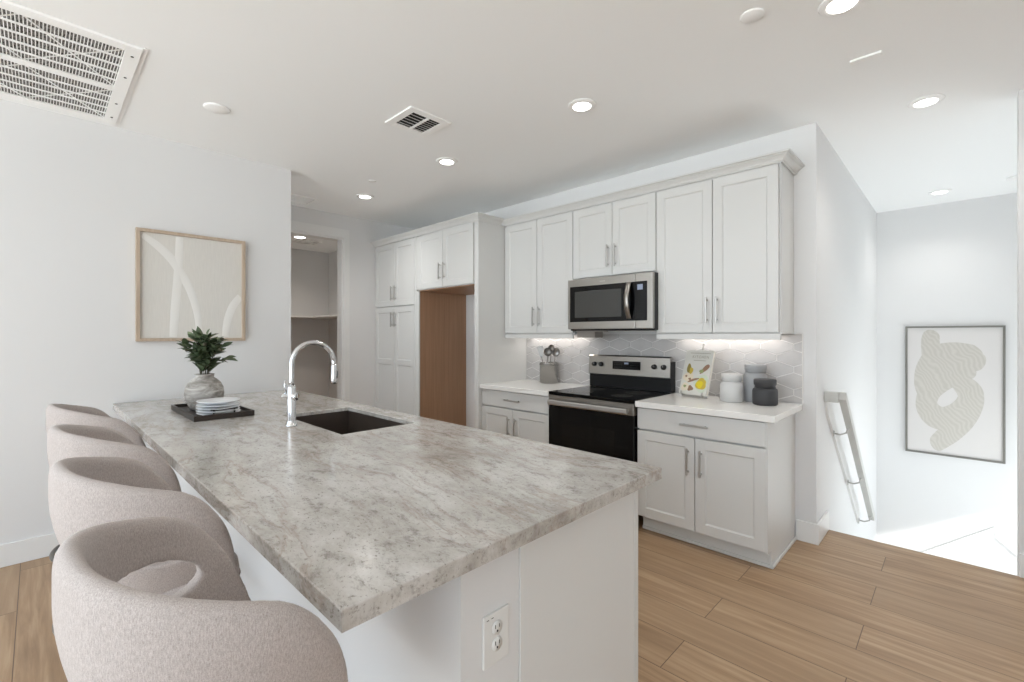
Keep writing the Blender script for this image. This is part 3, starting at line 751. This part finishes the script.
# ------------------------------------------------------------ counter decor
def canister(name, x, y, r, hb, hl, mt, label):
    z = .9145
    t = thing(name, label, 'canister', (x, y, z), 'stoneware canisters')
    bm = NB(); lathe(bm, [(r*.9, z), (r, z+.006), (r, z+hb*.82), (r*.95, z+hb*.93), (r*.84, z+hb*.97), (r*.82, z+hb)], x, y, 40); obj('jar', bm, mt, t)
    z2 = z+hb+.0005
    bm = NB(); lathe(bm, [(r*.84, z2), (r*.80, z2+hl*.25), (r*.89, z2+hl*.34), (r*.90, z2+hl*.9), (r*.86, z2+hl), (r*.05, z2+hl)], x, y, 40); obj('lid', bm, mt, t)
canister('canister', -1.128, 3.352, .074, .137, .052, 'can_w', 'white lidded canister, leftmost of the three beside cookbook')
canister('canister', -1.008, 3.464, .076, .200, .055, 'can_g', 'tallest grey lidded canister, behind the white and charcoal ones')
canister('canister', -.914, 3.343, .075, .112, .055, 'can_b', 'short charcoal lidded canister nearest the counter end')
# cookbook on a stand: leaning book, faces camera
bx0, by0, bz0 = -1.405, 3.345, .9185
AZ = math.radians(-15); TILT = math.radians(16); BS = 1.27
def BT(bm):
    bmesh.ops.scale(bm, vec=(BS, 1, BS), verts=bm.verts)
    bmesh.ops.rotate(bm, cent=(0, 0, 0), matrix=Matrix.Rotation(-TILT, 3, 'X'), verts=bm.verts)
    bmesh.ops.rotate(bm, cent=(0, 0, 0), matrix=Matrix.Rotation(AZ, 3, 'Z'), verts=bm.verts)
    bmesh.ops.translate(bm, vec=(bx0, by0, bz0), verts=bm.verts); return bm
BW, BH = .185, .265
t = thing('cookbook', 'open-faced cookbook with food photo cover propped on stand', 'book', (bx0, by0, bz0))
t['label'] = 'cookbook with a food photo cover propped on counter stand'
bm = NB(); box(bm, -BW/2+.003, BW/2-.002, .004, .020, .018, .010+BH-.004); obj('pages', BT(bm), 'pages', t)
bm = NB(); box(bm, -BW/2, BW/2, 0, .0035, .014, .014+BH, .0008); box(bm, -BW/2, BW/2, .0205, .024, .014, .014+BH, .0008); box(bm, -BW/2-.001, -BW/2+.0025, .001, .023, .014, .014+BH, .0005)
cv = obj('cover', BT(bm), 'cover', t)
def blob(bm, cx, cz, rx, rz, mi, y=-.0006, seg=20, rot=0, wob=.12):
    n0 = rnd.uniform(0, 6); pts = []
    for k in range(seg):
        a = 2*PI*k/seg; q = 1+wob*math.sin(3*a+n0)
        px, pz = rx*q*math.cos(a), rz*q*math.sin(a)
        pts.append((cx+px*math.cos(rot)-pz*math.sin(rot), cz+px*math.sin(rot)+pz*math.cos(rot)))
    prism(bm, pts, 'y', y, -.0001+y*.1, mi)
bm = NB()
blob(bm, -.05, .165, .016, .030, 2, rot=.25); blob(bm, -.035, .155, .012, .02, 1, y=-.0009)
blob(bm, -.045, .115, .036, .032, 5); blob(bm, -.062, .12, .007, .007, 3, y=-.001); blob(bm, -.035, .105, .009, .007, 3, y=-.001)
blob(bm, .055, .17, .038, .013, 3, rot=.8); blob(bm, .035, .155, .014, .011, 4, y=-.0009)
blob(bm, .045, .085, .046, .052, 6); blob(bm, .045, .08, .034, .034, 1, y=-.0009); blob(bm, .038, .078, .022, .020, 0, y=-.0012); blob(bm, .066, .092, .012, .012, 1, y=-.0012)
blob(bm, -.01, .10, .04, .007, 3, rot=.35, y=-.0009); blob(bm, -.055, .055, .03, .024, 5); blob(bm, -.02, .05, .018, .016, 3, y=-.0009, wob=.2); blob(bm, -.06, .06, .01, .008, 4, y=-.0009)
obj('cover_picture', BT(bm), ['fyel', 'fyel2', 'folive', 'fbrown', 'fgreen', 'fcream', 'fbowl'], cv)
def text(body, size, x, z, name):
    cu = bpy.data.curves.new(name, 'FONT'); cu.body = body; cu.size = size; cu.align_x = 'CENTER'; cu.space_character = 1.35
    tmp = bpy.data.objects.new('tmp', cu); COL.objects.link(tmp)
    dg = bpy.context.evaluated_depsgraph_get(); me = bpy.data.meshes.new_from_object(tmp.evaluated_get(dg))
    bpy.data.objects.remove(tmp); b = NB(); b.from_mesh(me)
    bmesh.ops.rotate(b, cent=(0, 0, 0), matrix=Matrix.Rotation(PI/2, 3, 'X'), verts=b.verts)
    bmesh.ops.translate(b, vec=(x, -.0009, z), verts=b.verts); return b
obj('cover_title', BT(text('KITCHEN', .021, .012, .232, 'title')), 'ink', cv)
bm = NB(); box(bm, -.06, .075, -.0008, 0, .260, .2625); box(bm, -.03, .05, -.0008, 0, .216, .2185); obj('cover_rule', BT(bm), 'ink', cv)
t = thing('book_stand', 'thin metal easel stand holding up the cookbook', 'stand', (bx0, by0+.02, bz0))
bm = NB()
for x in (-.07, .07): box(bm, x-.004, x+.004, -.016, .028, .008, .0125); box(bm, x-.004, x+.004, -.016, -.012, .0125, .03)
box(bm, -.085, .085, .026, .030, .004, .016); box(bm, -.003, .003, .026, .030, .014, .322, .001); tube(bm, [(0, .028, .318), (0, .028, .326)], .006, 10)
obj('easel', BT(bm), 'pull', t)
bm = NB(); tube(bm, [(bx0, by0+.085, bz0+.18), (bx0, by0+.135, bz0+.004)], .003, 8); obj('rear_leg', bm, 'pull', t)

# utensil crock
CX, CY, CZ = -2.835, 3.435, .9145
t = thing('utensil_crock', 'stainless utensil crock on left counter by the range', 'crock', (CX, CY, CZ))
bm = NB(); r = .088
lathe(bm, [(r-.004, CZ), (r, CZ+.004), (r, CZ+.180), (r+.003, CZ+.184), (r+.003, CZ+.194), (r, CZ+.196), (r-.003, CZ+.194), (r-.003, CZ+.006), (.001, CZ+.005)], CX, CY, 40); obj('pot', bm, 'crock', t)
bm = NB(); lathe(bm, [(r+.0005, CZ+.168), (r+.004, CZ+.172), (r+.004, CZ+.1785), (r+.0005, CZ+.1788)], CX, CY, 40); obj('rim_band', bm, 'crock', t)
def utensil(kind, dx, dy, tx, ty, L, label):
    b = Vector((CX+dx*.4, CY+dy*.4, CZ+.008)); d = Vector((tx, ty, 1)).normalized(); e = b+d*L
    u = thing(kind, label, 'utensil', tuple(b), 'kitchen utensils in the crock')
    bm = NB(); tube(bm, [b, b+d*L*.5, b+d*(L-.06)], .0045, 10); obj('handle', bm, 'utensil', u)
    # head built in local frame: axis d, side s, normal n
    n = Vector((.65, -.75, 0)); n = (n-d*n.dot(d)).normalized(); s = d.cross(n)
    bm = NB()
    if kind == 'spatula':
        prof = [(-.085, .006), (-.05, .018), (0, .026), (.028, .031), (.033, .027)]
        rows = [[bm.verts.new(e+d*a+s*(w*k)+n*(.0018*j)) for j in (-1, 1) for k in (-1, 1)] for a, w in prof]
        for A, B in zip(rows, rows[1:]):
            for i, j in ((0, 1), (1, 3), (3, 2), (2, 0)): bm.faces.new((A[i], A[j], B[j], B[i]))
        bm.faces.new([rows[0][k] for k in (0, 1, 3, 2)]); bm.faces.new([rows[-1][k] for k in (0, 1, 3, 2)])
    else:
        R1, R2, dep = (.034, .046, .016) if kind == 'spoon' else (.042, .042, .036)
        rows = []
        for sgn, off in ((1, 0), (-1, .003)):
            for q in range(6):
                ph = (PI/2)*q/5 if sgn == 1 else (PI/2)*(5-q)/5
                rr = math.sin(ph) if q or sgn == -1 else .02
                rr = max(rr, .02)
                rows.append([bm.verts.new(e-d*.02+s*(R1*rr*math.cos(2*PI*k/16))+d*(R2*rr*math.sin(2*PI*k/16))-n*(dep*math.cos(ph)-off*(1 if sgn == -1 else 0))) for k in range(16)])
        for A, B in zip(rows, rows[1:]):
            for k in range(16):
                f = bm.faces.new((A[k], A[(k+1) % 16], B[(k+1) % 16], B[k])); f.smooth = True
        bm.faces.new(rows[0]); bm.faces.new(rows[-1])
    obj('head', bm, 'utensil', u)
utensil('spatula', -.05, -.03, -.20, -.06, .315, 'pale flat spatula leaning left in the utensil crock')
utensil('ladle', .0, -.05, .04, -.02, .31, 'round ladle standing in the middle of utensil crock')
utensil('spoon', -.02, .05, .03, .05, .335, 'taller spoon behind the ladle in utensil crock')
utensil('spoon', .05, .03, .17, .05, .31, 'spoon leaning right in the utensil crock')

# ------------------------------------------------------------ wall art
WS = 1.0
def ribbon(bm, pts, wd, mi, yoff, mapf, thick, rnd_end=False):
    """flat painted stroke along pts with widths, in frame plane"""
    n = len(pts); L = []; R = []
    # resample with catmull-rom
    P = []; Wd = []
    for i in range(n-1):
        p0, p1, p2, p3 = pts[max(i-1, 0)], pts[i], pts[i+1], pts[min(i+2, n-1)]
        for k in range(8):
            q = k/8; f = lambda a, b, c, d: .5*((2*b)+(-a+c)*q+(2*a-5*b+4*c-d)*q*q+(-a+3*b-3*c+d)*q**3)
            P.append((f(p0[0], p1[0], p2[0], p3[0]), f(p0[1], p1[1], p2[1], p3[1]))); Wd.append(wd[i]*(1-q)+wd[i+1]*q)
    P.append(pts[-1]); Wd.append(wd[-1])
    if rnd_end:
        for end in (0, -1):
            q0 = P[end]; q1 = P[1] if end == 0 else P[-2]; w0 = Wd[end]
            dx, dz = q0[0]-q1[0], q0[1]-q1[1]; l = math.hypot(dx, dz)
            ext = [((q0[0]+dx/l*w0*.42*math.sin(PI/2*k/7), q0[1]+dz/l*w0*.42*math.sin(PI/2*k/7)), max(w0*math.cos(PI/2*k/7), .01*w0)) for k in range(1, 8)]
            if end == 0: P = [e[0] for e in ext[::-1]]+P; Wd = [e[1] for e in ext[::-1]]+Wd
            else: P += [e[0] for e in ext]; Wd += [e[1] for e in ext]
    m_ = len(P)
    for i in range(m_):
        a, b = P[max(i-1, 0)], P[min(i+1, m_-1)]; dx, dz = b[0]-a[0], b[1]-a[1]; l = math.hypot(dx, dz) or 1
        nx, nz = -dz/l, dx/l; w2 = Wd[i]*WS/2
        L.append((P[i][0]+nx*w2, P[i][1]+nz*w2)); R.append((P[i][0]-nx*w2, P[i][1]-nz*w2))
    va = [bm.verts.new(mapf(*p, yoff)) for p in L]; vb = [bm.verts.new(mapf(*p, yoff)) for p in R]
    vc = [bm.verts.new(mapf(*p, yoff+thick)) for p in P]
    for i in range(m_-1):
        for a, b in ((va, vc), (vc, vb)):
            f = bm.faces.new((a[i], a[i+1], b[i+1], b[i])); f.material_index = mi; f.smooth = True
# left art: plane X = XL, y from .467..1.137, z 1.329..2.110
AY0, AY1, AZ0, AZ1 = .468, 1.139, 1.329, 2.110
t = thing('framed_relief', 'oak-framed pale relief picture on the wall left of the doorway', 'picture', (XL+.002, .8, 1.33))
bm = NB(); fw = .022
for b in ((AY0, AY1, AZ0, AZ0+fw), (AY0, AY1, AZ1-fw, AZ1), (AY0, AY0+fw, AZ0+fw, AZ1-fw), (AY1-fw, AY1, AZ0+fw, AZ1-fw)): box(bm, XL+.002, XL+.040, *b, .001)
obj('frame', bm, 'frame_oak', t)
cvs = obj('canvas', bx(XL+.002, XL+.020, AY0+fw, AY1-fw, AZ0+fw, AZ1-fw), 'canvas', t)
def mp_l(sx, sz, y): return (XL+.0202+y, AY0+fw+(AY1-AY0-2*fw)*sx, AZ1-fw-(AZ1-AZ0-2*fw)*sz)
for pts, wd in (([(.36, .01), (.355, .2), (.34, .45), (.315, .75), (.30, .99)], [.07, .08, .085, .085, .07]),
                ([(.02, .03), (.16, .12), (.29, .24), (.37, .36), (.46, .52), (.53, .75), (.555, .99)], [.05, .075, .085, .085, .08, .07, .06]),
                ([(.985, .56), (.90, .67), (.845, .82), (.82, .985)], [.07, .085, .085, .07])):
    bm = NB(); ribbon(bm, [(p[0], p[1]) for p in pts], wd, 0, .0002, lambda a, b, y: mp_l(min(max(a, .003), .997), min(max(b, .003), .997), y), .004); obj('relief_stroke', bm, 'stroke', cvs)
# right art: plane Y = YS
RX0_, RX1_, RZ0, RZ1 = -.414, .337, .103, 1.469
t = thing('framed_print', 'grey-framed abstract beige brush print on the stairwell wall', 'picture', (0, YS-.002, .1))
bm = NB(); fw2 = .018
for a in ((RX0_, RX1_, RZ0, RZ0+fw2), (RX0_, RX1_, RZ1-fw2, RZ1), (RX0_, RX0_+fw2, RZ0+fw2, RZ1-fw2), (RX1_-fw2, RX1_, RZ0+fw2, RZ1-fw2)): box(bm, a[0], a[1], YS-.034, YS-.002, a[2], a[3], .001)
obj('frame', bm, 'frame_grey', t)
pr = obj('print', bx(RX0_+fw2, RX1_-fw2, YS-.020, YS-.002, RZ0+fw2, RZ1-fw2), 'paper', t)
def mp_r(px, pz, y):
    # px,pz in zoomed-photo pixels of the print: columns 56..460, rows scaled per column
    sx = (px-56)/(460-56); top = 58+3*sx-3*sx; bot = 572+52*sx
    return (RX0_+fw2+(RX1_-RX0_-2*fw2)*sx, YS-.0201-y, RZ1-fw2-(RZ1-RZ0-2*fw2)*(pz-top)/(bot-top))
ST = [([(163, 95), (160, 120), (165, 175)], [68, 72, 76]),
      ([(365, 205), (330, 190), (260, 178), (190, 190), (150, 235), (142, 290), (155, 335)], [66, 104, 100, 100, 96, 96, 84]),
      ([(330, 240), (270, 262), (205, 290), (158, 328), (142, 380), (168, 424), (215, 442), (275, 425), (322, 385), (330, 340), (305, 300)], [60, 68, 78, 84, 84, 84, 84, 88, 94, 96, 72]),
      ([(285, 290), (335, 345), (332, 395), (300, 450), (250, 500), (190, 545)], [60, 84, 84, 86, 82, 66])]
WS = 1.16
for k, (pts, wd) in enumerate(ST):
    bm = NB(); ribbon(bm, pts, wd, 0, .0003+.0004*k, mp_r, .0003, True); obj('brush_stroke', bm, 'brush', pr)

# ------------------------------------------------------------ handrail
t = thing('handrail', 'pale painted stair handrail on brackets along stairwell wall', 'handrail', (XE+.001, 4.5, .4))
bm = NB(); sl = .82
y0, z0, y1 = 3.79, .985, 5.26
z1 = z0-sl*(y1-y0)
hh = .085
def railprism(bm, xa, xb):
    prism(bm, [(y0, z0), (y0+.02, z0), (y1, z1), (y1, z1-hh), (y0+.0, z0-hh*.6)], 'x', xa, xb)
railprism(bm, XE+.085, XE+.127)
bmesh.ops.bevel(bm, geom=list(bm.edges), offset=.004, segments=2, profile=.5, affect='EDGES')
obj('rail', bm, 'rail', t)
bm = NB(); box(bm, XE+.0005, XE+.0848, y0, y0+.045, z0-.075, z0-.002, .004); obj('wall_return', bm, 'rail', t)
bm = NB(); prism(bm, [(y0+.03, z0-.07), (y0+.12, z0-.09), (y1, z1-.02), (y1, z1-.14), (y0+.06, z0-.17)], 'x', XE+.0005, XE+.018); obj('wall_strip', bm, 'trim', t)  # pale sloping strip flat on the wall behind the rail
for y in (4.02, 4.62, 5.2):
    z = z0-sl*(y-y0)-hh-.002
    bm = NB(); tube(bm, [(XE+.019, y, z-.05), (XE+.06, y, z-.052), (XE+.095, y, z-.035), (XE+.106, y, z+.004)], .006, 10)
    lathe(bm, [(.001, .019), (.022, .019), (.02, .024), (.001, .026)], axis='x', origin=(XE, y, z-.05), seg=18)
    obj('bracket', bm, 'pull', t)

# ------------------------------------------------------------ pantry shelves
bm = NB(); box(bm, -6.748, XP-.16, 2.63, 3.029, 1.615, 1.637, .001); box(bm, -6.748, -6.36, 1.003, 2.63, 1.615, 1.637, .001)
tag(obj('pantry_shelf', bm, 'trim', None, (-6.4, 2.6, 1.615)), 'white L-shaped shelf inside the dim pantry', 'shelf')

# ------------------------------------------------------------ bar stools
def build_shell():
    """barrel shell: U plan open to +Y, rounded rim, tub-like bottom, side cut-outs"""
    HW, HD, AY, th, NE = .253, .262, .078, .038, 2.4     # centre-line half width, depth of the back, arm length, padding, squareness
    raw = [(-HW, AY - AY*k/6) for k in range(6)]
    for k in range(61):
        a = PI*k/60; c_, s_ = math.cos(a), math.sin(a)
        raw.append((-HW*abs(c_)**(2/NE)*(1 if c_ > 0 else -1), -HD*abs(s_)**(2/NE)))
    raw += [(HW, AY*(k+1)/6) for k in range(6)]
    D = [0]
    for p, q in zip(raw, raw[1:]): D.append(D[-1]+math.hypot(q[0]-p[0], q[1]-p[1]))
    ns = 84; rs = []; j = 0
    for i in range(ns+1):
        d = D[-1]*i/ns
        while j < len(D)-2 and D[j+1] < d: j += 1
        q = (d-D[j])/max(D[j+1]-D[j], 1e-9); rs.append((raw[j][0]*(1-q)+raw[j+1][0]*q, raw[j][1]*(1-q)+raw[j+1][1]*q))
    path = []
    for i, (x, y) in enumerate(rs):
        p, q = rs[max(i-2, 0)], rs[min(i+2, ns)]; dx, dy = q[0]-p[0], q[1]-p[1]; l = math.hypot(dx, dy)
        path.append((x, y, dy/l, -dx/l))
    zb = .575
    def ztop(y):
        rear = 1.050-.088*max(0, min(1, (y+.28)/.28))
        y0_, y1_ = -.090, .078
        if y > y0_:
            q = min((y-y0_)/(y1_-y0_), 1); return .60+(rear-.60)*math.sqrt(max(0, 1-q**2.2))+.0
        return rear
    bm = NB(); rings = []
    for (x, y, nx, ny) in path:
        zt = max(ztop(y), .665); sec = []
        def taper(z): return -.150*max(0, (.955-z)/.38)**1.7
        K = 14
        for k in range(K+1):
            z = zb+(zt-.03-zb)*k/K; o = th/2+taper(z); sec.append((o, z))
        for k in range(1, 6):
            a = PI*k/6; sec.append((taper(zt-.03)+th/2*math.cos(a), zt-.03+.03*math.sin(a)))
        for k in range(K+1):
            z = zt-.03-(zt-.03-zb-.0)*k/K; o = -th/2+taper(z); sec.append((o, z))
        rings.append([bm.verts.new((x+nx*o, y+ny*o, z)) for o, z in sec])
    n = len(rings[0])
    for a, b in zip(rings, rings[1:]):
        for k in range(n): bm.faces.new((a[k], b[k], b[(k+1) % n], a[(k+1) % n]))
    bm.faces.new(rings[0]); bm.faces.new(rings[-1][::-1])
    bmesh.ops.recalc_face_normals(bm, faces=bm.faces)
    me = bpy.data.meshes.new('shell_raw'); bm.to_mesh(me); bm.free()
    o = bpy.data.objects.new('shell_raw', me); COL.objects.link(o)
    cb = NB()
    for xa, xb, zc, hh_, yc in ((-.5, 0, .866, .043, -.130), (.001, .5, .842, .031, -.145)):
        pts = []
        for k in range(40):
            a = 2*PI*k/40; yy = .100*math.cos(a); z_ = hh_*math.sin(a); tl = .10
            pts.append((yc+yy*math.cos(tl)-z_*math.sin(tl), zc-yy*math.sin(tl)+z_*math.cos(tl)))
        prism(cb, pts, 'x', xa, xb)
    bmesh.ops.recalc_face_normals(cb, faces=cb.faces)
    cm = bpy.data.meshes.new('cut'); cb.to_mesh(cm); cb.free()
    co = bpy.data.objects.new('cut', cm); COL.objects.link(co)
    md = o.modifiers.new('b', 'BOOLEAN'); md.object = co; md.operation = 'DIFFERENCE'; md.solver = 'EXACT'
    md = o.modifiers.new('r', 'REMESH'); md.mode = 'VOXEL'; md.voxel_size = .0065; md.use_smooth_shade = True
    md = o.modifiers.new('s', 'SMOOTH'); md.factor = .5; md.iterations = 4
    dg = bpy.context.evaluated_depsgraph_get()
    out = bpy.data.meshes.new_from_object(o.evaluated_get(dg)); out.name = 'shell'
    bpy.data.objects.remove(o); bpy.data.objects.remove(co)
    out.materials.clear(); out.materials.append(M['fabric'])
    for p in out.polygons: p.use_smooth = True
    return out
stool = thing('bar_stool', 'upholstered barrel bar stool', 'stool', (0, 0, 0), 'upholstered bar stools along the island')
sh = bpy.data.objects.new('backrest_shell', build_shell()); COL.objects.link(sh); sh.parent = stool
bm = NB()   # seat cushion: rounded D
outl = []
for k in range(48):
    a = 2*PI*k/48; x, y = .222*math.cos(a), .222*math.sin(a)
    if y > 0: y = .098*(math.sin(a))**.45; x = .205*math.cos(a)/abs(math.cos(a))*abs(math.cos(a))**.45 if abs(math.cos(a)) > 1e-6 else 0
    outl.append((x, y))
lev = [(.72, .60), (.90, .612), (.985, .64), (1, .68), (1, .71), (.975, .732), (.90, .744), (.6, .750), (.02, .752)]
rings = [[bm.verts.new((x*s, y*s, z)) for x, y in outl] for s, z in lev]
for a, b in zip(rings, rings[1:]):
    for k in range(48):
        f = bm.faces.new((a[k], a[(k+1) % 48], b[(k+1) % 48], b[k])); f.smooth = True
bm.faces.new(rings[0]); bm.faces.new(rings[-1])
BASE[stool] = Vector((0, 0, 0))
obj('seat', bm, 'fabric', stool)
bm = NB(); tube(bm, [(x*1.002, y*1.002, .695) for x, y in outl], .003, 6, True); obj('seat_piping', bm, 'seam', stool)
bm = NB(); lathe(bm, [(.15, .565), (.15, .574), (.13, .60), (.05, .60)], 0, 0, 32); obj('seat_plate', bm, 'legmetal', stool)
for sx in (-1, 1):
    for sy in (-1, 1):
        bm = NB(); tube(bm, [(sx*.10, sy*.10, .575), (sx*.115, sy*.115, .45), (sx*.125, sy*.125, .325), (sx*.14, sy*.14, .002)], .011, 10, radii=[.012, .012, .011, .009]); obj('leg', bm, 'legmetal', stool)
bm = NB(); tube(bm, [(.262*math.cos(2*PI*k/48), .262*math.sin(2*PI*k/48), .325) for k in range(48)], .009, 10, True)
for sx in (-1, 1):
    for sy in (-1, 1): tube(bm, [(sx*.122, sy*.122, .325), (sx*.186, sy*.186, .325)], .008, 8)
obj('footrest', bm, 'legmetal', stool)
# fabric seams: inner side seam lines
bm = NB()
spots = [((-.965, .297, 0), math.radians(5), 'nearest barrel stool, in front, whole seat and side cut-out showing'),
         ((-1.635, .301, 0), math.radians(5), 'second barrel stool from the camera, sliver of cut-out showing inside'),
         ((-2.32, .306, 0), math.radians(5), 'third barrel stool from the camera, behind the second'),
         ((-3.08, .309, 0), math.radians(5), 'farthest barrel stool, beside the left wall')]
bm.free()
for i, (p, rz, lab) in enumerate(spots):
    r = stool if i == 0 else stool.copy()
    if i:
        COL.objects.link(r)
        for ch in list(stool.children):
            c = ch.copy(); COL.objects.link(c); c.parent = r
    r.location = p; r.rotation_euler = (0, 0, rz); r['label'] = lab
